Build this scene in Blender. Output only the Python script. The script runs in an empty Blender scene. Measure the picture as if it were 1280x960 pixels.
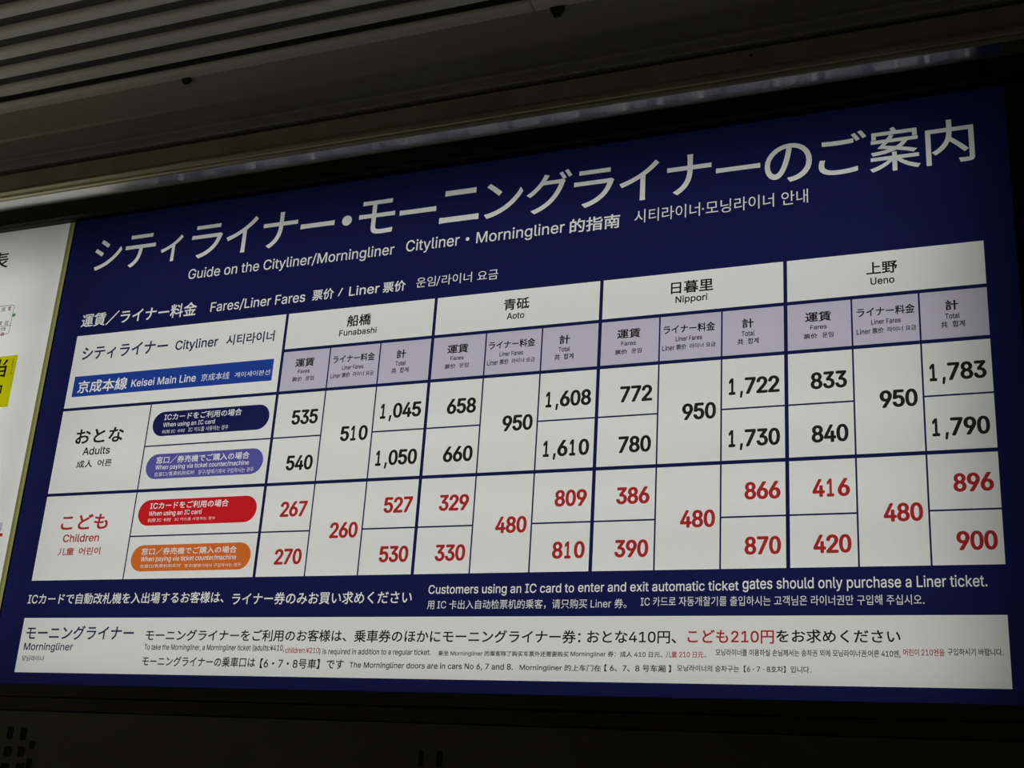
import bpy, bmesh, math, os
import numpy as np
from mathutils import Matrix, Vector
from mathutils.geometry import delaunay_2d_cdt

# ------------------------------------------------------------------ camera, world, light
C = bpy.context.scene.collection
H0 = 2.10                       # height of the bottom edge of the fare table above the floor
f_px, yaw, pitch, roll = 1593.13, -0.40489, 0.33791, 0.06488
cam_pos = Vector((2.45737, -2.61228, H0 - 0.5481))
fw = Vector((math.sin(yaw) * math.cos(pitch), math.cos(yaw) * math.cos(pitch), math.sin(pitch)))
rt = Vector((math.cos(yaw), -math.sin(yaw), 0))
up = rt.cross(fw)
rt, up = math.cos(roll) * rt + math.sin(roll) * up, -math.sin(roll) * rt + math.cos(roll) * up
cd = bpy.data.cameras.new('camera')
cd.sensor_width = 36.0
cd.lens = f_px / 1280 * 36.0
cam = bpy.data.objects.new('camera', cd)
m = Matrix((rt, up, -fw)).transposed().to_4x4()
m.translation = cam_pos
cam.matrix_world = m
C.objects.link(cam)
bpy.context.scene.camera = cam

w = bpy.data.worlds.new('dim_station'); bpy.context.scene.world = w; w.use_nodes = True
w.node_tree.nodes['Background'].inputs[0].default_value = (1.0, 0.98, 0.84, 1)
w.node_tree.nodes['Background'].inputs[1].default_value = 0.006

def area(name, loc, direction, sx, sy, power, color=(1, 1, 1)):
    l = bpy.data.lights.new(name, 'AREA'); l.shape = 'RECTANGLE'; l.size = sx; l.size_y = sy
    l.energy = power; l.color = color
    o = bpy.data.objects.new(name, l); C.objects.link(o); o.location = loc
    o.rotation_euler = Vector(direction).to_track_quat('-Z', 'Y').to_euler()
    return o
# concourse lamps behind and to the left of the camera
area('concourse_lamp', (-1.9, -1.7, 2.7), (0.6, 1.0, 0.35), 0.9, 0.2, 2.6, (1.0, 0.97, 0.72))
# added unseen downlights: they light the floor, which lights the ceiling from below
for x, k in ((-3.2, 1.0), (-1.2, 0.7), (1.0, 0.3)):
    o = area('added_downlight', (x, -2.4, 3.35), (0, 0, -1), 0.5, 0.5, 12.5 * k, (1.0, 0.98, 0.80)); o.data.spread = math.radians(100)
# fluorescent tubes inside the light box, behind the printed sheet
for i in range(7):
    z = H0 - 0.20 + i * 0.18
    area('fluorescent_tube', (1.12, 0.155, z), (0, -1, 0), 2.48, 0.03, 1.06, (0.985, 1.0, 0.955))
    area('fluorescent_tube', (-0.72, 0.155, z), (0, -1, 0), 1.15, 0.03, 1.06 * 0.55, (0.985, 1.0, 0.955))

vs = bpy.context.scene.view_settings
vs.view_transform = 'Standard'; vs.look = 'None'; vs.exposure = 0.0; vs.gamma = 1.0; vs.use_curve_mapping = False

# printed lettering: (string, fit mode, x0, x1, z0, z1, ink, boldness, place) in metres on the board
TEXTS=[('シ', 'c', 0.0072, 0.104, 0.894, 0.9892, 'white', 0.007, 'title'),
 ('テ', 'c', 0.1156, 0.2201, 0.8893, 0.9908, 'white', 0.007, 'title'),
 ('ィ', 'c', 0.2413, 0.3123, 0.8934, 0.9724, 'white', 0.007, 'title'),
 ('ラ', 'c', 0.3423, 0.4442, 0.8907, 0.9919, 'white', 0.007, 'title'),
 ('イ', 'c', 0.4587, 0.5555, 0.892, 0.9978, 'white', 0.007, 'title'),
 ('ナ', 'c', 0.5752, 0.6832, 0.8936, 0.9986, 'white', 0.007, 'title'),
 ('ー', 'c', 0.6934, 0.7977, 0.9383, 0.9529, 'white', 0.007, 'title'),
 ('・', 'c', 0.8202, 0.8497, 0.9315, 0.9608, 'white', 0.007, 'title'),
 ('モ', 'c', 0.8708, 0.9769, 0.8959, 0.9945, 'white', 0.007, 'title'),
 ('ー', 'c', 0.9904, 1.0954, 0.9393, 0.9539, 'white', 0.007, 'title'),
 ('ニ', 'c', 1.1068, 1.2165, 0.9006, 0.9927, 'white', 0.007, 'title'),
 ('ン', 'c', 1.2319, 1.3347, 0.8974, 0.9951, 'white', 0.007, 'title'),
 ('グ', 'c', 1.3448, 1.4628, 0.8931, 1.007, 'white', 0.007, 'title'),
 ('ラ', 'c', 1.4693, 1.5724, 0.8929, 0.9957, 'white', 0.007, 'title'),
 ('イ', 'c', 1.5866, 1.6845, 0.8939, 0.9985, 'white', 0.007, 'title'),
 ('ナ', 'c', 1.7047, 1.8123, 0.8949, 0.9997, 'white', 0.007, 'title'),
 ('ー', 'c', 1.8232, 1.9274, 0.9391, 0.9517, 'white', 0.007, 'title'),
 ('の', 'c', 1.9378, 2.0458, 0.8919, 0.992, 'white', 0.007, 'title'),
 ('ご', 'c', 2.0605, 2.1676, 0.8946, 1.0002, 'white', 0.007, 'title'),
 ('案', 'c', 2.1734, 2.2818, 0.8865, 0.9971, 'white', 0.007, 'title'),
 ('内', 'c', 2.2939, 2.3949, 0.887, 0.9958, 'white', 0.007, 'title'),
 ('Guide on the Cityliner/Morningliner', 'L', 0.3497, 0.9854, 0.8304, 0.8598, 'white', 0.007, 'blue'),
 ('Cityliner', 'L', 1.0192, 1.1692, 0.8331, 0.8641, 'white', 0.007, 'blue'),
 ('・', 'c', 1.1861, 1.1963, 0.8428, 0.8529, 'white', 0.0, 'blue'),
 ('Morningliner', 'L', 1.2157, 1.4501, 0.8333, 0.8634, 'white', 0.007, 'blue'),
 ('的指南', 'c', 1.4635, 1.591, 0.8283, 0.8661, 'white', 0.015, 'blue'),
 ('시티라이너·모닝라이너 안내', 'c', 1.627, 2.0355, 0.8337, 0.8689, 'white', 0.0, 'blue'),
 ('運賃／ライナー料金', 'c', 0.0051, 0.3946, 0.7185, 0.7596, 'white', 0.015, 'blue'),
 ('Fares/Liner Fares', 'L', 0.4404, 0.7354, 0.7241, 0.7517, 'white', 0.007, 'blue'),
 ('票价', 'c', 0.7572, 0.8206, 0.7238, 0.7544, 'white', 0.015, 'blue'),
 ('/', 'c', 0.833, 0.847, 0.7286, 0.7507, 'white', 0.0, 'blue'),
 ('Liner', 'L', 0.866, 0.9538, 0.7262, 0.7521, 'white', 0.01, 'blue'),
 ('票价', 'c', 0.9641, 1.0284, 0.724, 0.7537, 'white', 0.015, 'blue'),
 ('운임/라이너 요금', 'c', 1.0584, 1.2822, 0.7272, 0.7558, 'white', 0.0, 'blue'),
 ('ICカードで自動改札機を入出場するお客様は、', 'c', -0.0005, 0.6101, -0.0626, -0.0343, 'white', 0.01, 'blue'),
 ('ライナー券のみお買い求めください', 'c', 0.6343, 1.1235, -0.0677, -0.0381, 'white', 0.01, 'blue'),
 ('Customers using an IC card to', 'L', 1.1642, 1.5168, -0.0459, -0.0259, 'white', 0.009, 'blue'),
 ('enter and exit automatic ticket', 'L', 1.5261, 1.8792, -0.0453, -0.0252, 'white', 0.009, 'blue'),
 ('gates should only purchase a Liner ticket.', 'L', 1.8873, 2.3649, -0.0428, -0.0204, 'white', 0.009, 'blue'),
 ('用 IC 卡出入自动检票机的乘客，请只购买 Liner 券。', 'c', 1.1639, 1.6373, -0.0816, -0.0603, 'white', 0.0, 'blue'),
 ('IC 카드로 자동개찰기를 출입하시는 고객님은 라이너권만 구입해 주십시오.', 'c', 1.6687, 2.2469, -0.0774, -0.0572, 'white', 0.0, 'blue'),
 ('シティライナー', 'c', 0.03, 0.3196, 0.6171, 0.6565, 'navy', 0.022, 'line'),
 ('Cityliner', 'L', 0.3445, 0.4815, 0.6214, 0.6485, 'navy', 0.022, 'line'),
 ('시티라이너', 'c', 0.5079, 0.6567, 0.6199, 0.6507, 'navy', 0.022, 'line'),
 ('京成本線', 'c', 0.0358, 0.2037, 0.52, 0.5565, 'white', 0.015, 'bar'),
 ('Keisei Main Line', 'L', 0.2183, 0.4275, 0.5258, 0.5469, 'white', 0.012, 'bar'),
 ('京成本线', 'c', 0.4448, 0.533, 0.5248, 0.5455, 'white', 0.0, 'bar'),
 ('게이세이본선', 'c', 0.5499, 0.6576, 0.5268, 0.5419, 'white', 0.0, 'bar'),
 ('おとな', 'c', 0.0606, 0.2202, 0.3716, 0.4138, 'black', 0.022, 'adult'),
 ('Adults', 'L', 0.0935, 0.1842, 0.3396, 0.361, 'black', 0.022, 'adult'),
 ('成人', 'c', 0.0802, 0.1334, 0.3041, 0.3247, 'black', 0.022, 'adult'),
 ('어른', 'c', 0.1497, 0.1971, 0.3048, 0.3245, 'black', 0.022, 'adult'),
 ('こども', 'c', 0.0646, 0.2186, 0.1335, 0.1752, 'red', 0.022, 'child'),
 ('Children', 'L', 0.08, 0.1977, 0.1009, 0.1215, 'red', 0.022, 'child'),
 ('儿童', 'c', 0.0713, 0.1235, 0.0656, 0.0862, 'red', 0.022, 'child'),
 ('어린이', 'c', 0.1394, 0.2092, 0.0657, 0.0853, 'red', 0.022, 'child'),
 ('ICカードをご利用の場合', 'c', 0.3457, 0.588, 0.4214, 0.4403, 'white', 0.012, 'pill1'),
 ('When using an IC card', 'L', 0.3457, 0.5084, 0.404, 0.4159, 'white', 0.012, 'pill1'),
 ('利用 IC 卡时', 'c', 0.3454, 0.4175, 0.3854, 0.3956, 'white', 0, 'pill1'),
 ('IC 카드를 사용하는 경우', 'c', 0.4288, 0.5522, 0.3852, 0.3979, 'white', 0, 'pill1'),
 ('窓口／券売機でご購入の場合', 'c', 0.342, 0.629, 0.3028, 0.3222, 'white', 0.012, 'pill2'),
 ('When paying via ticket counter/machine', 'L', 0.3423, 0.6302, 0.287, 0.2994, 'white', 0.012, 'pill2'),
 ('在窗口/售票机购买时', 'c', 0.3427, 0.4677, 0.2685, 0.2802, 'white', 0, 'pill2'),
 ('창구/발매기에서 구입하시는 경우', 'c', 0.4797, 0.6469, 0.2674, 0.2803, 'white', 0, 'pill2'),
 ('ICカードをご利用の場合', 'c', 0.3458, 0.5859, 0.1804, 0.1991, 'white', 0.012, 'pill3'),
 ('When using an IC card', 'L', 0.3454, 0.5074, 0.1635, 0.1756, 'white', 0.012, 'pill3'),
 ('利用 IC 卡时', 'c', 0.3445, 0.4166, 0.1466, 0.1565, 'white', 0, 'pill3'),
 ('IC 카드를 사용하는 경우', 'c', 0.4285, 0.552, 0.1478, 0.1557, 'white', 0, 'pill3'),
 ('窓口／券売機でご購入の場合', 'c', 0.3414, 0.629, 0.0612, 0.079, 'white', 0.012, 'pill4'),
 ('When paying via ticket counter/machine', 'L', 0.3425, 0.63, 0.0446, 0.0572, 'white', 0.012, 'pill4'),
 ('在窗口/售票机购买时', 'c', 0.3439, 0.468, 0.0278, 0.0368, 'white', 0, 'pill4'),
 ('창구/발매기에서 구입하시는 경우', 'c', 0.48, 0.6472, 0.0266, 0.0357, 'white', 0, 'pill4'),
 ('モーニングライナー', 'c', 0.0151, 0.3575, -0.1543, -0.118, 'navy', 0.016, 'foot'),
 ('Morningliner', 'L', 0.0158, 0.1744, -0.1808, -0.1624, 'navy', 0.016, 'foot'),
 ('모닝라이너', 'c', 0.0154, 0.0873, -0.2086, -0.1945, 'navy', 0.016, 'foot'),
 ('モーニングライナーをご利用のお客様は、', 'c', 0.3943, 0.9629, -0.1555, -0.1276, 'black', 0.016, 'foot'),
 ('乗車券のほかにモーニングライナー券：', 'c', 0.9836, 1.537, -0.1566, -0.128, 'black', 0.016, 'foot'),
 ('おとな410円、', 'c', 1.5515, 1.7481, -0.1559, -0.129, 'black', 0.016, 'foot'),
 ('こども210円', 'c', 1.7723, 1.9517, -0.155, -0.1267, 'red', 0.016, 'foot'),
 ('をお求めください', 'c', 1.9565, 2.1992, -0.1529, -0.1262, 'black', 0.016, 'foot'),
 ('To take the Morningliner, a Morningliner ticket (adults:¥410,', 'L', 0.3962, 0.7993, -0.1773, -0.1639, 'black', 0.016, 'foot'),
 ('children:¥210', 'L', 0.8029, 0.8941, -0.182, -0.1695, 'red', 0.016, 'foot'),
 (') is required in addition to a regular ticket.', 'L', 0.8943, 1.1826, -0.184, -0.1714, 'black', 0.016, 'foot'),
 ('乗坐 Morningliner 的乘客除了购买车票外还需要购买', 'c', 1.2013, 1.5113, -0.187, -0.1736, 'black', 0.016, 'foot'),
 ('Morningliner 券：成人 410 日元、', 'c', 1.5156, 1.7191, -0.1863, -0.1725, 'black', 0.016, 'foot'),
 ('儿童 210 日元', 'c', 1.7261, 1.8061, -0.1847, -0.1712, 'red', 0.016, 'foot'),
 ('。', 'c', 1.8084, 1.8122, -0.1842, -0.1806, 'black', 0.016, 'foot'),
 ('모닝라이너를 이용하실 손님께서는 승차권 외에 모닝라이너권:어른 410엔,', 'c', 1.8319, 2.1975, -0.1814, -0.1663, 'black', 0.016, 'foot'),
 ('어린이 210엔을', 'c', 2.2025, 2.2796, -0.1772, -0.1634, 'red', 0.016, 'foot'),
 ('구입하시기 바랍니다.', 'c', 2.2851, 2.386, -0.1758, -0.1621, 'black', 0.016, 'foot'),
 ('モーニングライナーの乗車口は', 'c', 0.3966, 0.7234, -0.217, -0.193, 'black', 0.016, 'foot'),
 ('【6・7・8号車】です', 'c', 0.7375, 0.9637, -0.2184, -0.1951, 'black', 0.016, 'foot'),
 ('The Morningliner doors are in cars No 6, 7 and 8.', 'L', 0.9784, 1.3839, -0.2141, -0.2015, 'black', 0.016, 'foot'),
 ('Morningliner 的上车门在', 'c', 1.3997, 1.5852, -0.217, -0.2016, 'black', 0.016, 'foot'),
 ('【 6、7、8 号车厢 】', 'c', 1.5929, 1.7383, -0.215, -0.2, 'black', 0.016, 'foot'),
 ('모닝라이너의 승차구는【6 · 7 · 8호차】입니다.', 'c', 1.7511, 2.0252, -0.2128, -0.1992, 'black', 0.016, 'foot'),
 ('船橋', 'c', 0.8703, 0.9392, 0.6395, 0.6714, 'black', 0.022, 'station0'),
 ('Funabashi', 'L', 0.8509, 0.9586, 0.6156, 0.6321, 'black', 0.022, 'station0'),
 ('青砥', 'c', 1.3032, 1.3702, 0.6412, 0.6715, 'black', 0.022, 'station1'),
 ('Aoto', 'L', 1.3133, 1.3586, 0.6173, 0.6339, 'black', 0.022, 'station1'),
 ('日暮里', 'c', 1.7203, 1.8196, 0.6401, 0.6713, 'black', 0.022, 'station2'),
 ('Nippori', 'L', 1.7317, 1.806, 0.6176, 0.6342, 'black', 0.022, 'station2'),
 ('上野', 'c', 2.1577, 2.2228, 0.6394, 0.6692, 'black', 0.022, 'station3'),
 ('Ueno', 'L', 2.1658, 2.2158, 0.6157, 0.6325, 'black', 0.022, 'station3')]
SUBHEADS=[('運賃', 'c', 0.0425, 0.0985, 0.541, 0.5644, 'black', 0.022, 's0'),
 ('Fares', 'L', 0.0529, 0.0883, 0.5233, 0.5338, 'black', 0.022, 's0'),
 ('票价', 'c', 0.0387, 0.0684, 0.5019, 0.514, 'black', 0.022, 's0'),
 ('운임', 'c', 0.0783, 0.1022, 0.5025, 0.5149, 'black', 0.022, 's0'),
 ('ライナー料金', 'c', 0.153, 0.2725, 0.5419, 0.5635, 'black', 0.022, 's1'),
 ('Liner Fares', 'L', 0.1821, 0.243, 0.5227, 0.5341, 'black', 0.022, 's1'),
 ('Liner', 'L', 0.1511, 0.1799, 0.502, 0.5145, 'black', 0.022, 's1'),
 ('票价', 'c', 0.1836, 0.2072, 0.5017, 0.5149, 'black', 0.022, 's1'),
 ('라이너 요금', 'c', 0.2149, 0.2737, 0.5027, 0.5147, 'black', 0.022, 's1'),
 ('計', 'c', 0.3337, 0.36, 0.5404, 0.5638, 'black', 0.022, 's2'),
 ('Total', 'L', 0.3326, 0.3616, 0.5213, 0.5335, 'black', 0.022, 's2'),
 ('共', 'c', 0.3234, 0.3369, 0.5011, 0.5163, 'black', 0.022, 's2'),
 ('합계', 'c', 0.3466, 0.371, 0.5018, 0.5161, 'black', 0.022, 's2')]
SLOTS=[[0.0428, 0.0576, -0.4032, -0.3757], [0.0851, 0.1012, -0.4048, -0.3764], [0.0429, 0.0643, -0.4437, -0.4237], [0.087, 0.1046, -0.444, -0.4224], [0.1193, 0.1332, -0.4238, -0.408], [0.0414, 0.064, -0.4857, -0.4639], [0.0891, 0.1116, -0.4838, -0.4621], [0.1188, 0.1338, -0.4713, -0.4499], [1.1902, 1.1981, -0.4238, -0.3936], [1.2333, 1.243, -0.4238, -0.3937]]
RECTS={'bar': (0.0192, 0.6651, 0.5103, 0.5703),
 'p_box': (-0.3738, -0.2562, 0.7237, 0.8172),
 'p_dot': (-0.2562, -0.2446, 0.7774, 0.7881),
 'p_eki': (-0.2977, -0.2362, 0.5117, 0.5652),
 'p_g1': (-0.3031, -0.2873, 0.7979, 0.8122),
 'p_g2': (-0.2781, -0.2669, 0.7987, 0.8125),
 'p_g3': (-0.3035, -0.2904, 0.7545, 0.7677),
 'p_g4': (-0.2792, -0.2664, 0.7533, 0.7664),
 'p_g5': (-0.2906, -0.2716, 0.7358, 0.748),
 'p_g6': (-0.303, -0.2728, 0.7202, 0.7314),
 'p_hyo': (-0.3952, -0.3153, 0.9409, 0.9956),
 'p_lil': (-0.1504, -0.1377, 0.1389, 0.1613),
 'p_line2': (-0.3738, -0.2523, 0.75, 0.7518),
 'p_nar': (-0.2194, -0.214, 0.5968, 0.6431),
 'p_red': (-0.1448, -0.1308, 0.1229, 0.1314),
 'p_to': (-0.2984, -0.2361, 0.5897, 0.6458),
 'p_yel': (-0.4543, -0.2048, 0.4979, 0.655),
 'pill1': (0.3115, 0.6731, 0.3789, 0.4466),
 'pill2': (0.3121, 0.6717, 0.2618, 0.3295),
 'pill3': (0.3114, 0.6715, 0.1376, 0.2058),
 'pill4': (0.3117, 0.6717, 0.019, 0.0867)}

# ------------------------------------------------------------------ materials
def mat(name, col, rough=0.6, metal=0.0, noise=0.0, scale=(8, 8, 8), spec=0.5, aniso=0.0):
    M = bpy.data.materials.new(name); M.use_nodes = True
    nt = M.node_tree; b = nt.nodes['Principled BSDF']
    b.inputs['Base Color'].default_value = (*col, 1); b.inputs['Roughness'].default_value = rough
    b.inputs['Metallic'].default_value = metal; b.inputs['Specular IOR Level'].default_value = spec
    if noise:
        tc = nt.nodes.new('ShaderNodeTexCoord'); mp = nt.nodes.new('ShaderNodeMapping'); mp.inputs['Scale'].default_value = scale
        nz = nt.nodes.new('ShaderNodeTexNoise'); nz.inputs['Scale'].default_value = 1.0; nz.inputs['Detail'].default_value = 6
        cr = nt.nodes.new('ShaderNodeValToRGB')
        cr.color_ramp.elements[0].position = 0.3; cr.color_ramp.elements[1].position = 0.7
        cr.color_ramp.elements[0].color = (*[c * (1 - noise) for c in col], 1)
        cr.color_ramp.elements[1].color = (*[min(1, c * (1 + noise * 0.6)) for c in col], 1)
        nt.links.new(tc.outputs['Object'], mp.inputs['Vector']); nt.links.new(mp.outputs['Vector'], nz.inputs['Vector'])
        nt.links.new(nz.outputs['Fac'], cr.inputs['Fac']); nt.links.new(cr.outputs['Color'], b.inputs['Base Color'])
        ma = nt.nodes.new('ShaderNodeMath'); ma.operation = 'MULTIPLY_ADD'
        ma.inputs[1].default_value = 0.15; ma.inputs[2].default_value = max(0.02, rough - 0.07)
        nt.links.new(nz.outputs['Fac'], ma.inputs[0]); nt.links.new(ma.outputs[0], b.inputs['Roughness'])
    return M

def film(name, col):
    """transparent printing ink laid over the back-lit sheet"""
    M = bpy.data.materials.new(name); M.use_nodes = True; nt = M.node_tree
    nt.nodes.remove(nt.nodes['Principled BSDF'])
    t = nt.nodes.new('ShaderNodeBsdfTransparent'); t.inputs[0].default_value = (*col, 1)
    nt.links.new(t.outputs[0], nt.nodes['Material Output'].inputs[0])
    return M

def diffuser(name):
    M = bpy.data.materials.new(name); M.use_nodes = True; nt = M.node_tree
    nt.nodes.remove(nt.nodes['Principled BSDF'])
    t = nt.nodes.new('ShaderNodeBsdfTranslucent'); t.inputs[0].default_value = (0.92, 0.92, 0.90, 1)
    d = nt.nodes.new('ShaderNodeBsdfDiffuse'); d.inputs[0].default_value = (0.8, 0.8, 0.78, 1)
    x = nt.nodes.new('ShaderNodeMixShader'); x.inputs[0].default_value = 0.25
    nt.links.new(t.outputs[0], x.inputs[1]); nt.links.new(d.outputs[0], x.inputs[2])
    nt.links.new(x.outputs[0], nt.nodes['Material Output'].inputs[0])
    return M

INK = {
    'blue': film('navy_blue_film', (0.0128, 0.0160, 0.090)),
    'white': film('clear_film', (0.97, 0.97, 0.97)),
    'lilac': film('lilac_film', (0.66, 0.62, 0.78)),
    'black': film('black_ink', (0.028, 0.026, 0.024)),
    'red': film('red_ink', (0.52, 0.032, 0.034)),
    'navy': film('dark_navy_ink', (0.045, 0.045, 0.13)),
    'royal': film('royal_blue_film', (0.022, 0.07, 0.42)),
    'pillnavy': film('deep_navy_film', (0.016, 0.020, 0.115)),
    'violet': film('violet_film', (0.13, 0.12, 0.48)),
    'pillred': film('red_film', (0.75, 0.018, 0.025)),
    'orange': film('orange_film', (0.86, 0.20, 0.035)),
    'yellow': film('yellow_film', (0.68, 0.66, 0.004)),
    'green': film('green_film', (0.05, 0.30, 0.10)),
    'grey': film('grey_ink', (0.25, 0.24, 0.25)),
    'pale': film('pale_grey_ink', (0.86, 0.84, 0.80)),
    'khaki': film('aged_khaki_acrylic', (0.36, 0.36, 0.16)),
    'khaki_dark': film('dark_khaki_acrylic', (0.24, 0.24, 0.07)),  # darker olive half of the two-tone joint strip
}
DIFF = diffuser('opal_acrylic')
def brushed(name, col, rough):
    M = mat(name, col, rough, 1.0); nt = M.node_tree; p = nt.nodes['Principled BSDF']
    p.inputs['Anisotropic'].default_value = 1.0
    tg = nt.nodes.new('ShaderNodeTangent'); tg.direction_type = 'RADIAL'; tg.axis = 'X'
    nt.links.new(tg.outputs[0], p.inputs['Tangent'])
    return M
BLACKM = mat('black_painted_metal', (0.012, 0.012, 0.011), 0.45, 0, 0.2, (6, 6, 6))
FRAMEM = mat('satin_black_reveal', (0.006, 0.006, 0.006), 0.45, 0.0, spec=0.25)
LOWM = mat('dark_bronze_metal', (0.050, 0.047, 0.042), 0.65, 0.0, 0.15, (5, 5, 5), spec=0.2)
STEEL = brushed('polished_steel', (0.50, 0.49, 0.49), 0.12)
FASC = mat('brushed_tan_metal', (0.34, 0.31, 0.22), 0.42, 0.55, 0.22, (7, 3, 3))
MOULD = mat('ridged_aluminium', (0.42, 0.40, 0.30), 0.35, 0.6, 0.12, (4, 30, 30))
CEILM = mat('enamelled_ceiling_slat', (0.56, 0.55, 0.50), 0.5, 0.0, 0.06, (3, 12, 12))
BULK = mat('grey_enamel_panel', (0.25, 0.245, 0.21), 0.45, 0.0, 0.10, (4, 4, 4))
DARK = mat('dark_void', (0.006, 0.006, 0.006), 0.9)
VOID = mat('ceiling_void_lining', (0.11, 0.107, 0.095), 0.9)
WALLM = mat('dark_wall_panel', (0.085, 0.082, 0.066), 0.55, 0, 0.12, (9, 9, 9))
FLOORM = mat('terrazzo_floor', (0.45, 0.44, 0.38), 0.6, 0, 0.3, (40, 40, 40))
BOXIN = mat('light_box_liner', (0.35, 0.35, 0.34), 0.8)
RUBBER = mat('black_rubber', (0.008, 0.008, 0.009), 0.7)

# ------------------------------------------------------------------ mesh helpers (board coords: X along wall, Y into wall, Z from table foot)
def link(name, me, material, parent=None):
    o = bpy.data.objects.new(name, me); C.objects.link(o)
    if material: me.materials.append(material)
    if parent: o.parent = parent
    return o

def from_data(name, verts, faces, material, parent=None):
    me = bpy.data.meshes.new(name)
    me.from_pydata([(x, y, z + H0) for x, y, z in verts], [], faces); me.update()
    return link(name, me, material, parent)

def rect(name, x0, x1, z0, z1, y, material, parent=None):
    return from_data(name, [(x0, y, z0), (x1, y, z0), (x1, y, z1), (x0, y, z1)], [(0, 1, 2, 3)], material, parent)

def box(name, x0, x1, y0, y1, z0, z1, material, parent=None, bevel=0.0):
    v = [(x, y, z) for x in (x0, x1) for y in (y0, y1) for z in (z0, z1)]
    f = [(0, 1, 3, 2), (4, 6, 7, 5), (0, 4, 5, 1), (2, 3, 7, 6), (0, 2, 6, 4), (1, 5, 7, 3)]
    o = from_data(name, v, f, material, parent)
    if bevel:
        bm = bmesh.new(); bm.from_mesh(o.data)
        bmesh.ops.bevel(bm, geom=bm.edges[:], offset=bevel, segments=2, affect='EDGES', profile=0.5)
        bm.to_mesh(o.data); bm.free()
    return o

def extrude(name, prof, x0, x1, material, parent=None, smooth=False):
    """closed (y, z) profile extruded along the wall"""
    n = len(prof)
    v = [(x0, y, z) for y, z in prof] + [(x1, y, z) for y, z in prof]
    f = [(i, (i + 1) % n, n + (i + 1) % n, n + i) for i in range(n)] + [tuple(range(n))[::-1], tuple(range(n, 2 * n))]
    o = from_data(name, v, f, material, parent)
    bm = bmesh.new(); bm.from_mesh(o.data); bmesh.ops.recalc_face_normals(bm, faces=bm.faces); bm.to_mesh(o.data); bm.free()
    if smooth:
        for p in o.data.polygons: p.use_smooth = len(p.vertices) == 4
        o.data.set_sharp_from_angle(angle=math.radians(40))
    return o

def thing(name, label, cat, loc=(0, 0, 0), group=None):
    o = bpy.data.objects.new(name, None); C.objects.link(o); o.location = loc
    o['label'] = label; o['category'] = cat
    if group: o['group'] = group
    return o

def struct(o):
    o['kind'] = 'structure'; return o

FONT_DIR = os.path.join(bpy.utils.resource_path('LOCAL'), 'datafiles', 'fonts')
def bundled(fn):                       # fonts that ship inside Blender itself
    try: return bpy.data.fonts.load(os.path.join(FONT_DIR, fn))
    except Exception: return None
LATIN = bundled('Inter.woff2')

def boundary(f):
    count = {}
    for q in f:
        for i in range(len(q)):
            k = (min(q[i], q[i - 1]), max(q[i], q[i - 1])); count[k] = count.get(k, 0) + 1
    return [k for k, c in count.items() if c == 1]

def in_tris(cen, t):
    """which points lie inside any triangle of t (points and triangles sorted into narrow columns)"""
    out = np.zeros(len(cen), bool)
    tx0, tx1 = t[:, :, 0].min(1), t[:, :, 0].max(1)
    order = np.argsort(cen[:, 0]); step = 60
    for b in range(0, len(cen), step):
        ix = order[b:b + step]; p = cen[ix]
        near = t[(tx1 >= p[0, 0]) & (tx0 <= p[-1, 0])]
        if not len(near): continue
        p = p[:, None, :]; s = []
        for k in range(3):
            a, c = near[None, :, k, :], near[None, :, (k + 1) % 3, :]
            s.append((c[..., 0] - a[..., 0]) * (p[..., 1] - a[..., 1]) - (c[..., 1] - a[..., 1]) * (p[..., 0] - a[..., 0]))
        out[ix] = (((s[0] >= 0) & (s[1] >= 0) & (s[2] >= 0)) | ((s[0] <= 0) & (s[1] <= 0) & (s[2] <= 0))).any(1)
    return out

def fill(pts, edges):
    """fill directed outline loops by the non-zero winding rule (overlapping strokes stay solid)"""
    r = delaunay_2d_cdt([Vector(p) for p in pts], edges, [], 0, 1e-6, False)
    vo = np.array([(p.x, p.y) for p in r[0]]); fo = np.array([tuple(q) for q in r[2] if len(q) == 3])
    P_ = np.array(pts); E_ = np.array(edges); a, b = P_[E_[:, 0]], P_[E_[:, 1]]
    # edges are stored (i, i + 1) except the closing one (first, last): restore its direction
    flip = (E_[:, 1] - E_[:, 0]) != 1
    a2, b2 = np.where(flip[:, None], np.where((E_[:, 1] > E_[:, 0])[:, None], b, a), a), np.where(flip[:, None], np.where((E_[:, 1] > E_[:, 0])[:, None], a, b), b)
    cen = vo[fo].mean(1); x, y = cen[:, 0][:, None], cen[:, 1][:, None]
    ax, ay, bx, by = a2[:, 0], a2[:, 1], b2[:, 0], b2[:, 1]
    cr = (bx - ax) * (y - ay) - (by - ay) * (x - ax)
    wn = (((ay <= y) & (by > y) & (cr > 0)).sum(1)) - (((ay > y) & (by <= y) & (cr < 0)).sum(1))
    fo = fo[wn != 0]; used = np.unique(fo); mp = np.full(len(vo), -1); mp[used] = np.arange(len(used))
    return [tuple(p) for p in vo[used]], [tuple(int(q) for q in t) for t in mp[fo]]

def runs(s):
    """split a string into latin runs (Inter) and east-asian runs (built-in fallback)"""
    out = []
    for ch in s:
        k = 'sp' if ch == ' ' and out and out[-1][0] == 'asia' else ('lat' if ord(ch) < 256 else 'asia')
        if out and (out[-1][0] == k or (k == 'sp')): out[-1][1] += ch
        else: out.append([k, ch])
    return [(k, t) for k, t in out]

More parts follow.
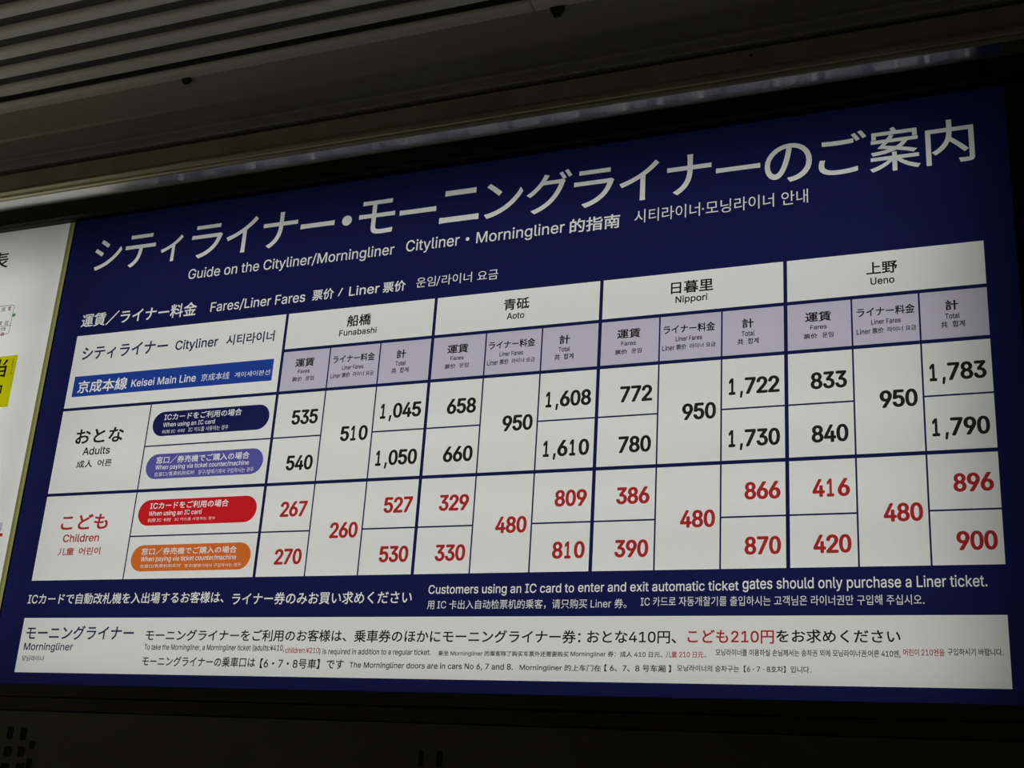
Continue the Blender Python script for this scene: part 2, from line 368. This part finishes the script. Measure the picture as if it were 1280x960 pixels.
def glyphs(strings):
    """filled outlines of every string, evaluated together in one pass"""
    parts = {}
    for s, res in strings.items():
        for k, t in runs(s):
            if t.strip(): parts[(k, t.strip())] = max(res, parts.get((k, t.strip()), 0))
    obs = []
    for (k, t), res in list(parts.items()) + [(('lat', 'H'), 2)]:
        cu = bpy.data.curves.new('t', 'FONT'); cu.body = t; cu.size = 1.0; cu.resolution_u = res; cu.fill_mode = 'NONE'
        if k == 'lat' and LATIN: cu.font = LATIN
        o = bpy.data.objects.new('t', cu); C.objects.link(o); obs.append((k, t, o, cu))
    dg = bpy.context.evaluated_depsgraph_get(); got = {}
    for k, t, o, cu in obs:
        ev = o.evaluated_get(dg); me = ev.to_mesh()
        got[k, t] = fill([(v.co.x, v.co.y) for v in me.vertices], [tuple(e.vertices) for e in me.edges])
        ev.to_mesh_clear()
    for k, t, o, cu in obs:
        bpy.data.objects.remove(o); bpy.data.curves.remove(cu)
    unit = 0.73 / max(p[1] for p in got['lat', 'H'][0])       # latin capitals 0.73 em high
    for s in strings:
        V, F, x = [], [], 0.0
        for k, t in runs(s):
            x += 0.26 * (len(t) - len(t.lstrip(' ')))
            if t.strip():
                v, f = got[k, t.strip()]; sc = unit if k == 'lat' else 1.0; n = len(V)
                b_ = max(p[0] for p in v)
                V += [(x + p[0] * sc, p[1] * sc) for p in v]; F += [tuple(n + i for i in q) for q in f]
                full = k == 'asia' and not any(0xAC00 <= ord(ch) <= 0xD7A3 or ch == ' ' for ch in t)
                x += len(t) if full else b_ * sc + 0.06
            x += 0.26 * (len(t) - len(t.rstrip(' '))) if t.strip() else 0
        _raw[s] = (V, F)
_raw, _cache = {}, {}

def text_mesh(s, bold):
    """glyphs of a string; bold > 0 thickens every stroke by uniting shifted copies"""
    key = (s, bold)
    if key in _cache: return _cache[key]
    v, f = _raw[s]
    if bold <= 0 or not f: _cache[key] = (v, f); return v, f
    e0 = boundary(f); A = np.array(v, float); verts, edges, tr = [], [], []
    F = np.array([(q[0], q[i], q[i + 1]) for q in f for i in range(1, len(q) - 1)])
    ring = ((-1, -1), (1, -1), (1, 1), (-1, 1))
    if len(s) == 1 or s.isdigit(): ring = [(1.15 * math.cos(math.pi * k / 4), 1.15 * math.sin(math.pi * k / 4)) for k in range(8)]
    if s in '0123456789,': ring = [(x_, y_ * 0.62) for x_, y_ in ring]   # upright strokes of the figures are the heavier ones
    for dx, dy in ring:
        B = A + np.array((dx, dy)) * bold * 0.9; b = len(verts)
        verts += [Vector(p) for p in B]; edges += [(b + i, b + j) for i, j in e0]; tr.append(B[F])
    r = delaunay_2d_cdt(verts, edges, [], 0, 1e-5, False)
    vo = np.array([(p.x, p.y) for p in r[0]]); fo = np.array([tuple(q) for q in r[2] if len(q) == 3])
    k = in_tris(vo[fo].mean(1), np.concatenate(tr))
    fo = fo[k]; used = np.unique(fo); mp = np.full(len(vo), -1); mp[used] = np.arange(len(used))
    _cache[key] = ([tuple(p) for p in vo[used]], [tuple(int(x) for x in q) for q in mp[fo]])
    return _cache[key]

def cap_height():
    v, _ = text_mesh('H', 0.0); return max(p[1] for p in v)

def place(entry, dx=0.0):
    s, mode, x0, x1, z0, z1, col, bold, tag = entry
    v, f = text_mesh(s, bold)
    if not v: return [], []
    ax, bx = min(p[0] for p in v), max(p[0] for p in v)
    if mode == 'c': az, bz = min(p[1] for p in v), max(p[1] for p in v)
    else: az, bz = 0.0 - max(bold, 0), CAP + max(bold, 0)
    sx = (x1 - x0) / (bx - ax); sz = (z1 - z0) / (bz - az)
    return [(x0 + dx + (p[0] - ax) * sx, z0 + (p[1] - az) * sz) for p in v], f
FARES = [[('535', '540'), '510', ('1,045', '1,050'), ('267', '270'), '260', ('527', '530')],
         [('658', '660'), '950', ('1,608', '1,610'), ('329', '330'), '480', ('809', '810')],
         [('772', '780'), '950', ('1,722', '1,730'), ('386', '390'), '480', ('866', '870')],
         [('833', '840'), '950', ('1,783', '1,790'), ('416', '420'), '480', ('896', '900')]]
MAP_WORDS = ['表', '京', '電', '成', '田', '空港', '快速', '当', '駅', 'Narita']
_all = {e[0]: 2 for e in TEXTS + SUBHEADS}
_all.update({e[0]: 3 for e in TEXTS if e[8] in ('blue', 'line', 'adult', 'child', 'bar')})
_all.update({e[0]: 7 for e in TEXTS if e[8] == 'title'}); _all.update({k: 3 for k in MAP_WORDS})
_all.update({'H': 2}); _all.update({ch: 6 for ch in '0123456789,'})
glyphs(_all)
CAP = cap_height()

def lettering(entry, y, parent, dx=0.0, name='lettering'):
    v, f = place(entry, dx)
    return from_data(name, [(a, y, b) for a, b in v], f, INK[entry[6]], parent), (v, f)

def punched(name, outline, holes, y, material, parent):
    """printed sheet with real openings for every hole polygon (cells and letters)"""
    verts = [Vector(p) for p in outline]; n = len(verts)
    edges = [(i, (i + 1) % n) for i in range(n)]; tris = []
    for v, f in holes:
        b = len(verts); verts += [Vector(p) for p in v]
        edges += [(b + i, b + j) for i, j in boundary(f)]
        A = np.array(v, float)
        T_ = [(q[0], q[i], q[i + 1]) for q in f for i in range(1, len(q) - 1)]
        tris.append((A.min(0), A.max(0), A[np.array(T_)]))
    r = delaunay_2d_cdt(verts, edges, [], 1, 1e-7, False)
    vo, fo = np.array([(p.x, p.y) for p in r[0]]), np.array([tuple(q) for q in r[2] if len(q) == 3])
    cen = vo[fo].mean(1); keep = np.ones(len(fo), bool)
    for lo, hi, t in tris:
        idx = np.nonzero(keep & (cen >= lo).all(1) & (cen <= hi).all(1))[0]
        if len(idx): keep[idx[in_tris(cen[idx], t)]] = False
    return from_data(name, [(a, y, b) for a, b in vo], [tuple(int(i) for i in q) for q in fo[keep]], material, parent)

def capsule(x0, x1, z0, z1, n=14):
    r = (z1 - z0) / 2; cz = (z0 + z1) / 2; P = []
    for i in range(n + 1):
        a = -math.pi / 2 + math.pi * i / n; P.append((x1 - r + r * math.cos(a), cz + r * math.sin(a)))
    for i in range(n + 1):
        a = math.pi / 2 + math.pi * i / n; P.append((x0 + r + r * math.cos(a), cz + r * math.sin(a)))
    return P

# ------------------------------------------------------------------ structure: wall, trims, ceiling, floor
XL, XR = -1.45, 4.6
CZ, CY = -0.5481, -2.61228           # camera height and distance in board coords, used to size the trims
TOPZ, BOTZ = 1.0625, -0.268           # lit opening
struct(extrude("floor", [(0.3, -H0 - 0.05), (0.3, -H0), (-4.4, -H0), (-4.4, -H0 - 0.05)], -4.5, 5.5, FLOORM))
# wall below the sign (runs to the floor)
struct(extrude('wall_front', [(-0.03, -H0), (-0.03, -0.336), (-0.012, -0.336), (0.3, -0.336), (0.3, -H0)], XL, XR, WALLM))
# polished steel strip directly above the black rail, tilted so that it mirrors the lit sheet
struct(extrude('trim_1', [(-0.030, 1.1174), (-0.0623, 1.1309), (-0.0623, 1.137), (0.25, 1.137), (0.25, 1.1174)], XL, XR, STEEL))
# ridged moulding
y0 = -0.0623
P = [(y0 + 0.002, 1.1310), (y0 - 0.004, 1.1325), (y0 - 0.007, 1.138), (y0 - 0.003, 1.1415), (y0 - 0.002, 1.1445), (y0 - 0.006, 1.148),
     (y0 - 0.009, 1.156), (y0 - 0.006, 1.1625), (y0 - 0.002, 1.1645), (y0 - 0.007, 1.1665), (y0 - 0.004, 1.1705), (0.2, 1.1705), (0.2, 1.1365), (y0 + 0.002, 1.1365)]
struct(extrude('trim_2', P, XL, XR, MOULD))
# tan metal fascia with rivets
fa = struct(extrude('trim_3', [(y0, 1.1705), (y0, 1.2215), (y0 + 0.003, 1.2228), (0.2, 1.2228), (0.2, 1.1705)], XL, XR, FASC))
struct(extrude('trim_4', [(y0 + 0.05, 1.2228), (y0 + 0.05, 1.24), (0.2, 1.24), (0.2, 1.2228)], XL, XR, DARK))
# thin double ledge above the dark groove
P = [(y0 + 0.05, 1.2385), (y0 - 0.002, 1.2375), (y0 - 0.004, 1.2395), (y0 - 0.002, 1.2615), (y0 - 0.010, 1.2635), (y0 - 0.011, 1.2675), (y0 - 0.002, 1.2705), (0.2, 1.2705), (0.2, 1.2385)]
struct(extrude('trim_5', P, XL, XR, BULK))
# panel between ledge and ceiling, coving forward to the slats
P = [(y0, 1.2705)]
SY = -0.122                           # far edge of the first slat
SZ = 1.397
P = [(y0, 1.2705), (y0, 1.336), (y0 - 0.0012, 1.3405), (y0 - 0.0045, 1.3455), (y0 - 0.0095, 1.3505), (SY, SZ + 0.002)]
P += [(SY, 1.47), (0.2, 1.47), (0.2, 1.2705)]
struct(extrude('wall_upper', P, XL, XR, BULK, smooth=True))
struct(extrude('wall_back', [(0.2, -0.336), (0.2, 1.47), (0.3, 1.47), (0.3, -0.336)], XL, XR, BOXIN))


# slatted metal ceiling: each slat a part
ceil = bpy.data.objects.new('ceiling', None); C.objects.link(ceil); ceil.location = (0, 0, 0); ceil['kind'] = 'structure'
PITCH = 0.0398 * (SZ - CZ)
def slat(k, xa, xb, dz=0.0):
    y = SY - k * PITCH                # far edge
    z = SZ + dz
    P = [(y, z + 0.012), (y, z + 0.0015), (y - 0.0015, z), (y - 0.024, z)]
    for i in range(1, 7):             # near side rolls upwards
        a = math.pi / 2 * i / 6
        P.append((y - 0.024 - 0.015 * math.sin(a), z + 0.012 * (1 - math.cos(a))))
    return extrude('slat', P, xa, xb, CEILM, ceil, smooth=True)
first = True
for k in range(26):
    if k == 0: cuts = [XL, 1.3886, XR]
    elif k == 1: cuts = [XL, -0.262, 3.1, XR]
    else: cuts = [XL, (k * 1.37) % 2.3 + 2.4, XR]
    for a, b in zip(cuts[:-1], cuts[1:]):
        slat(k, a + 0.001, b - 0.001, 0.0006 if (k == 0 and a > 1) else 0.0)
        # joints are narrow open seams
extrude('backing', [(-4.4, 1.46), (-4.4, 1.47), (SY, 1.47), (SY, 1.46)], XL, XR, VOID, ceil)

# rivets on the fascia
for x, z in ((-0.437, 1.212), (1.92, 1.205), (-0.395, 1.124)):
    bm = bmesh.new()
    bmesh.ops.create_uvsphere(bm, u_segments=12, v_segments=6, radius=0.0045)
    for v in bm.verts: v.co.y *= 0.35
    me = bpy.data.meshes.new('rivet'); bm.to_mesh(me); bm.free()
    o = link('rivet', me, RUBBER, fa); o.location = (x, y0 if z > 1.15 else -0.045, z + H0)

# small black clips hanging under the edge of the first slat
def clip(x, w, h, label):
    o = from_data('ceiling_clip', [(x + s * a, y, z) for y in (SY - 0.006, SY + 0.004)
        for s, a, z in ((-1, w / 2, SZ), (-1, w * 0.42, SZ - h * 0.45), (-1, w * 0.22, SZ - h), (1, w * 0.22, SZ - h), (1, w * 0.42, SZ - h * 0.45), (1, w / 2, SZ))],
        [(0, 1, 2, 3, 4, 5), (11, 10, 9, 8, 7, 6)] + [(i, (i + 1) % 6 + 6 if False else i + 6, (i + 1) % 6 + 6, (i + 1) % 6) for i in range(6)], RUBBER)
    o['label'] = label; o['category'] = 'clip'; o['group'] = 'black clips under the ceiling slats'
clip(0.334, 0.030, 0.016, 'small black clip under the lowest ceiling slat, upper left of the sign')
clip(1.447, 0.036, 0.026, 'larger black clip under the ceiling slat beside the slat joint, top centre')

# ------------------------------------------------------------------ black display frame
fr = thing('display_frame', 'long black metal frame surrounding the lit fare board and map board', 'frame', (0.9, 0, 0))
fr.location = (0, 0, 0)
XRB = 2.463                           # right end of the lit sheet
extrude('top_rail', [(-0.020, TOPZ), (-0.0205, TOPZ + 0.002), (-0.030, TOPZ + 0.006), (-0.030, 1.1174), (0.02, 1.1174), (0.02, TOPZ)], XL, XR, FRAMEM, fr)
extrude('bottom_rail', [(0.02, BOTZ - 0.001), (-0.019, BOTZ), (-0.020, BOTZ - 0.030), (-0.016, BOTZ - 0.032), (-0.022, BOTZ - 0.034), (-0.026, -0.333), (-0.022, -0.336), (0.02, -0.336)], XL, XR, LOWM, fr)
box('end_stile', XRB, XRB + 0.16, -0.026, 0.02, BOTZ, TOPZ, FRAMEM, fr, 0.002)
box('back_panel', XRB + 0.16, XR, -0.02, 0.02, BOTZ, TOPZ, BLACKM, fr)
box('light_box_end', XRB, XRB + 0.01, 0.02, 0.19, BOTZ, TOPZ, BOXIN, fr)
box('light_box_top', XL, XRB, 0.021, 0.19, TOPZ, TOPZ + 0.01, BOXIN, fr)
box('light_box_bottom', XL, XRB, 0.021, 0.19, BOTZ - 0.01, BOTZ, BOXIN, fr)
box('light_box_partition', -0.0975, -0.0945, 0.045, 0.19, BOTZ, TOPZ, BOXIN, fr)

# yellowed acrylic joint strip between the two boards
jn = thing('joint_strip', 'narrow yellowish khaki strip between the white map board and the blue fare board', 'strip')
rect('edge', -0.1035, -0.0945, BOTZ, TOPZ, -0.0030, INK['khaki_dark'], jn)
rect('face', -0.0945, -0.0862, BOTZ, TOPZ, -0.0030, INK['khaki'], jn)
box('gasket', -0.0862, -0.0835, -0.003, 0.0, BOTZ, TOPZ, RUBBER, jn)

# ------------------------------------------------------------------ fare board
YB, YL = -0.0006, -0.0012
fb = thing('fare_board', 'backlit dark blue fare board with white price table and Japanese title', 'sign')
rect('diffuser_sheet', -0.0885, XRB, BOTZ, TOPZ, 0.0, DIFF, fb)

cx = [0.6887, 0.8306, 0.9748, 1.1187, 1.2628, 1.4080, 1.5520, 1.6959, 1.8398, 1.9822, 2.1240, 2.2638, 2.4000]
R0, R1, R2, R3, R4, R5, R6 = 0.6933, 0.5899, 0.4742, 0.3531, 0.2319, 0.1109, 0.0
HV, TN = 0.0042, 0.0019               # half widths of heavy and thin rules
def colx(i, side):                    # inner edge of column line i
    h = HV if i % 3 == 0 else TN
    if i == 12: return cx[12]
    return cx[i] + side * h
cells = []                            # (name, x0, x1, z0, z1, ink, label-or-None, key)
for g in range(4):
    cells.append(('station_cell', colx(3 * g, 1), colx(3 * g + 3, -1), R1 + HV, R0, 'white', 'station%d' % g))
    for j in range(3):
        a, b = colx(3 * g + j, 1), colx(3 * g + j + 1, -1)
        cells.append(('heading_cell', a, b, R2 + HV, R1 - HV, 'lilac', 'head%d%d' % (g, j)))
        for blk, (zt, zm, zb) in enumerate(((R2 - HV, R3, R4 + HV), (R4 - HV, R5, R6))):
            if j == 1: cells.append(('fare_cell', a, b, zb, zt, 'white', 'f%d%d%d2' % (g, j, blk)))
            else:
                cells.append(('fare_cell', a, b, zm + TN, zt, 'white', 'f%d%d%d0' % (g, j, blk)))
                cells.append(('fare_cell', a, b, zb, zm - TN, 'white', 'f%d%d%d1' % (g, j, blk)))
XA = 0.2960
cells += [('line_cell', 0.0, cx[0] - HV, R2 + HV, R0, 'white', 'line'),
          ('passenger_cell', 0.0, XA - TN, R4 + HV, R2 - HV, 'white', 'adult'),
          ('passenger_cell', 0.0, XA - TN, R6, R4 - HV, 'white', 'child'),
          ('payment_cell', XA + TN, cx[0] - HV, R3 + TN, R2 - HV, 'white', 'pill1'),
          ('payment_cell', XA + TN, cx[0] - HV, R4 + HV, R3 - TN, 'white', 'pill2'),
          ('payment_cell', XA + TN, cx[0] - HV, R5 + TN, R4 - HV, 'white', 'pill3'),
          ('payment_cell', XA + TN, cx[0] - HV, R6, R5 - TN, 'white', 'pill4'),
          ('notice_panel', -0.0005, 2.3975, -0.2370, -0.0980, 'white', 'foot')]
cell_obj, holes = {}, []
# cell corners follow the drawing exactly
for nm, a, b, z0, z1, ink, key in cells:
    o = rect(nm, a, b, z0, z1, YB, INK[ink], fb); cell_obj[key] = o
    holes.append(([(a, z0), (b, z0), (b, z1), (a, z1)], [(0, 1, 2, 3)]))
    if key == 'foot': o['label'] = 'white notice panel along the bottom of the board'
# lettering on the blue ground is open to the lit sheet
for e in TEXTS:
    if e[8] in ('title', 'blue'):
        nm = 'title_character' if e[8] == 'title' else 'lettering'
        o, vf = lettering(e, YB, fb, name=nm); holes.append(vf)
punched('printed_ground', [(-0.0885, BOTZ), (XRB, BOTZ), (XRB, TOPZ), (-0.0885, TOPZ)], holes, YB, INK['blue'], fb)

# royal blue line badge and the four payment badges, with open lettering
def badge(name, outline, ink, tag, cell, label):
    hs = []
    b = None
    texts = [e for e in TEXTS if e[8] == tag]
    hs = [place(e) for e in texts]
    b = punched(name, outline, hs, YL, INK[ink], cell)
    b['label'] = label
x0, x1, z0, z1 = RECTS['bar']
badge('line_badge', [(x0, z0), (x1, z0), (x1, z1), (x0, z1)], 'royal', 'bar', cell_obj['line'], 'royal blue bar naming the main line')
for i, (ink, lab) in enumerate((('pillnavy', 'dark navy rounded badge'), ('violet', 'violet rounded badge'), ('pillred', 'red rounded badge'), ('orange', 'orange rounded badge'))):
    t = 'pill%d' % (i + 1); badge('payment_badge', capsule(*RECTS[t]), ink, t, cell_obj[t], lab)
for e in TEXTS:
    if e[8] in ('line', 'adult', 'child', 'foot') or e[8].startswith('station'):
        lettering(e, YL, cell_obj[e[8]])
for g in range(4):
    for e in SUBHEADS:
        lettering(e, YL, cell_obj['head%d%s' % (g, e[8][1])], dx=cx[3 * g])
DH = 0.0388
def figure(s, right, base, col, key):
    """digits set one by one on a fixed advance, ink flush right"""
    bold, adv, comma = 0.046, 0.0257, 0.0128
    v0, _ = text_mesh('0', bold)
    h0 = max(p[1] for p in v0) - min(p[1] for p in v0); sz = DH / h0; y0_ = min(p[1] for p in v0)
    V, F, x = [], [], right + 0.0004
    for ch in reversed(s):
        v, f = text_mesh(ch, bold); a = comma if ch == ',' else adv
        lo, hi = min(p[0] for p in v), max(p[0] for p in v); n_ = len(V); x -= a
        wd = {'1': 0.0150, ',': 0.0072, '4': 0.0256, '7': 0.0244}.get(ch, 0.0250)
        cx_ = x + a / 2 - (0.0015 if ch == '1' else 0.0)
        b0_ = min(p[1] for p in v); hh = max(p[1] for p in v) - b0_
        V += [(cx_ + ((p[0] - lo) / (hi - lo) - 0.5) * wd, YL, base + ((p[1] - y0_) * sz if ch == ',' else (p[1] - b0_) / hh * DH)) for p in v]
        F += [tuple(n_ + i for i in q) for q in f]
    from_data('figure', V, F, INK[col], cell_obj[key])
for g, F in enumerate(FARES):
    for blk in (0, 1):
        col = 'black' if blk == 0 else 'red'
        b0, b1, bm_ = ((0.3850, 0.2655, 0.3335), (0.1475, 0.0290, 0.0905))[blk]
        a, mid, c = F[3 * blk:3 * blk + 3]
        r0, r1_, r2 = cx[3 * g + 1] - 0.0135, cx[3 * g + 2] - 0.0115, cx[3 * g + 3] - 0.0145
        if g == 3: r2 = 2.3890
        figure(a[0], r0, b0, col, 'f%d0%d0' % (g, blk)); figure(a[1], r0, b1, col, 'f%d0%d1' % (g, blk))
        figure(mid, r1_, bm_, col, 'f%d1%d2' % (g, blk))
        figure(c[0], r2, b0, col, 'f%d2%d0' % (g, blk)); figure(c[1], r2, b1, col, 'f%d2%d1' % (g, blk))

# ------------------------------------------------------------------ map board at the left edge
mb = thing('map_board', 'white backlit route map board cut off by the left edge of the view', 'sign')
rect('diffuser_sheet', XL, -0.0885, BOTZ, TOPZ, 0.0, DIFF, mb)
def T(s, key, ink, bold, parent, y=YB, mode='c', rot=False):
    x0, x1, z0, z1 = RECTS[key]
    if not rot:
        return lettering((s, mode, x0, x1, z0, z1, ink, bold, ''), y, parent)[0]
    v, f = text_mesh(s, bold)          # text turned a quarter, reading downwards
    ax, bx = min(p[0] for p in v), max(p[0] for p in v); az, bz = min(p[1] for p in v), max(p[1] for p in v)
    vv = [(x0 + (p[1] - az) / (bz - az) * (x1 - x0), y, z1 - (p[0] - ax) / (bx - ax) * (z1 - z0)) for p in v]
    return from_data('lettering', vv, f, INK[ink], parent)
T('表', 'p_hyo', 'black', 0.012, mb)
def rrect(x0, x1, z0, z1, r, n=5):
    P = []
    for cx_, cz_, a0 in ((x1 - r, z0 + r, -90), (x1 - r, z1 - r, 0), (x0 + r, z1 - r, 90), (x0 + r, z0 + r, 180)):
        for i in range(n + 1):
            a = math.radians(a0 + 90 * i / n); P.append((cx_ + r * math.cos(a), cz_ + r * math.sin(a)))
    return P
a, b, c, d = RECTS['p_box']
O_ = rrect(a, b, c, d, 0.010); I_ = rrect(a + 0.0018, b - 0.0018, c + 0.0018, d - 0.0018, 0.0085); n = len(O_)
sb = from_data('station_box', [(x, YB, z) for x, z in O_ + I_], [(i, (i + 1) % n, n + (i + 1) % n, n + i) for i in range(n)], INK['grey'], mb)
x0, x1, z0, z1 = RECTS['p_line2']; rect('rule', x0, x1, z0, z1, YL, INK['grey'], sb)
for key, s, ink in (('p_g1', '京', 'grey'), ('p_g2', '電', 'grey'), ('p_g3', '成', 'navy'), ('p_g4', '田', 'grey'), ('p_g5', '空港', 'grey'), ('p_g6', '快速', 'red')):
    T(s, key, ink, 0.02, sb, YL)
x0, x1, z0, z1 = RECTS['p_dot']; c0, c1, rr = (x0 + x1) / 2, (z0 + z1) / 2, 0.0056
from_data('green_dot', [(c0 + rr * math.cos(2 * math.pi * i / 20), YL, c1 + rr * math.sin(2 * math.pi * i / 20)) for i in range(20)], [tuple(range(20))], INK['green'], mb)
x0, x1, z0, z1 = RECTS['p_yel']
ym = rect('yellow_marker', x0, x1, z0, z1, YB, INK['yellow'], mb); ym['label'] = 'yellow marker with black characters'
T('当', 'p_to', 'black', 0.01, ym, YL); T('駅', 'p_eki', 'black', 0.01, ym, YL); T('Narita', 'p_nar', 'black', 0.0, ym, YL, rot=True)
x0, x1, z0, z1 = RECTS['p_lil']; rect('lilac_block', x0, x1, z0, z1, YB, INK['lilac'], mb)
x0, x1, z0, z1 = RECTS['p_red']; rect('red_block', x0, x1, z0, z1, YB, INK['red'], mb)

# ------------------------------------------------------------------ punched vents in the wall under the sign
def vent(slots, label):
    t = thing('wall_vent', label, 'vent', group='dark vents in the wall under the sign')
    for x0, x1, z0, z1 in slots:
        y = -0.0300; r = 0.0016
        o = rrect(x0 - r, x1 + r, z0 - r, z1 + r, 0.004, 2); i_ = rrect(x0, x1, z0, z1, 0.003, 2); n = len(o)
        v = [(x, y - 0.0005, z) for x, z in o] + [(x, y - 0.0018, z) for x, z in i_] + [(x, y - 0.0003, z) for x, z in i_]
        f = [(k, (k + 1) % n, n + (k + 1) % n, n + k) for k in range(n)] + [(n + k, n + (k + 1) % n, 2 * n + (k + 1) % n, 2 * n + k) for k in range(n)] + [tuple(range(2 * n, 3 * n))]
        from_data('slot', v, f, DARK, t)
vent(SLOTS[:8], 'cluster of dark square vent slots under the bottom left corner of the sign')
vent(SLOTS[8:], 'pair of narrow dark vent slots at the bottom centre below the sign')
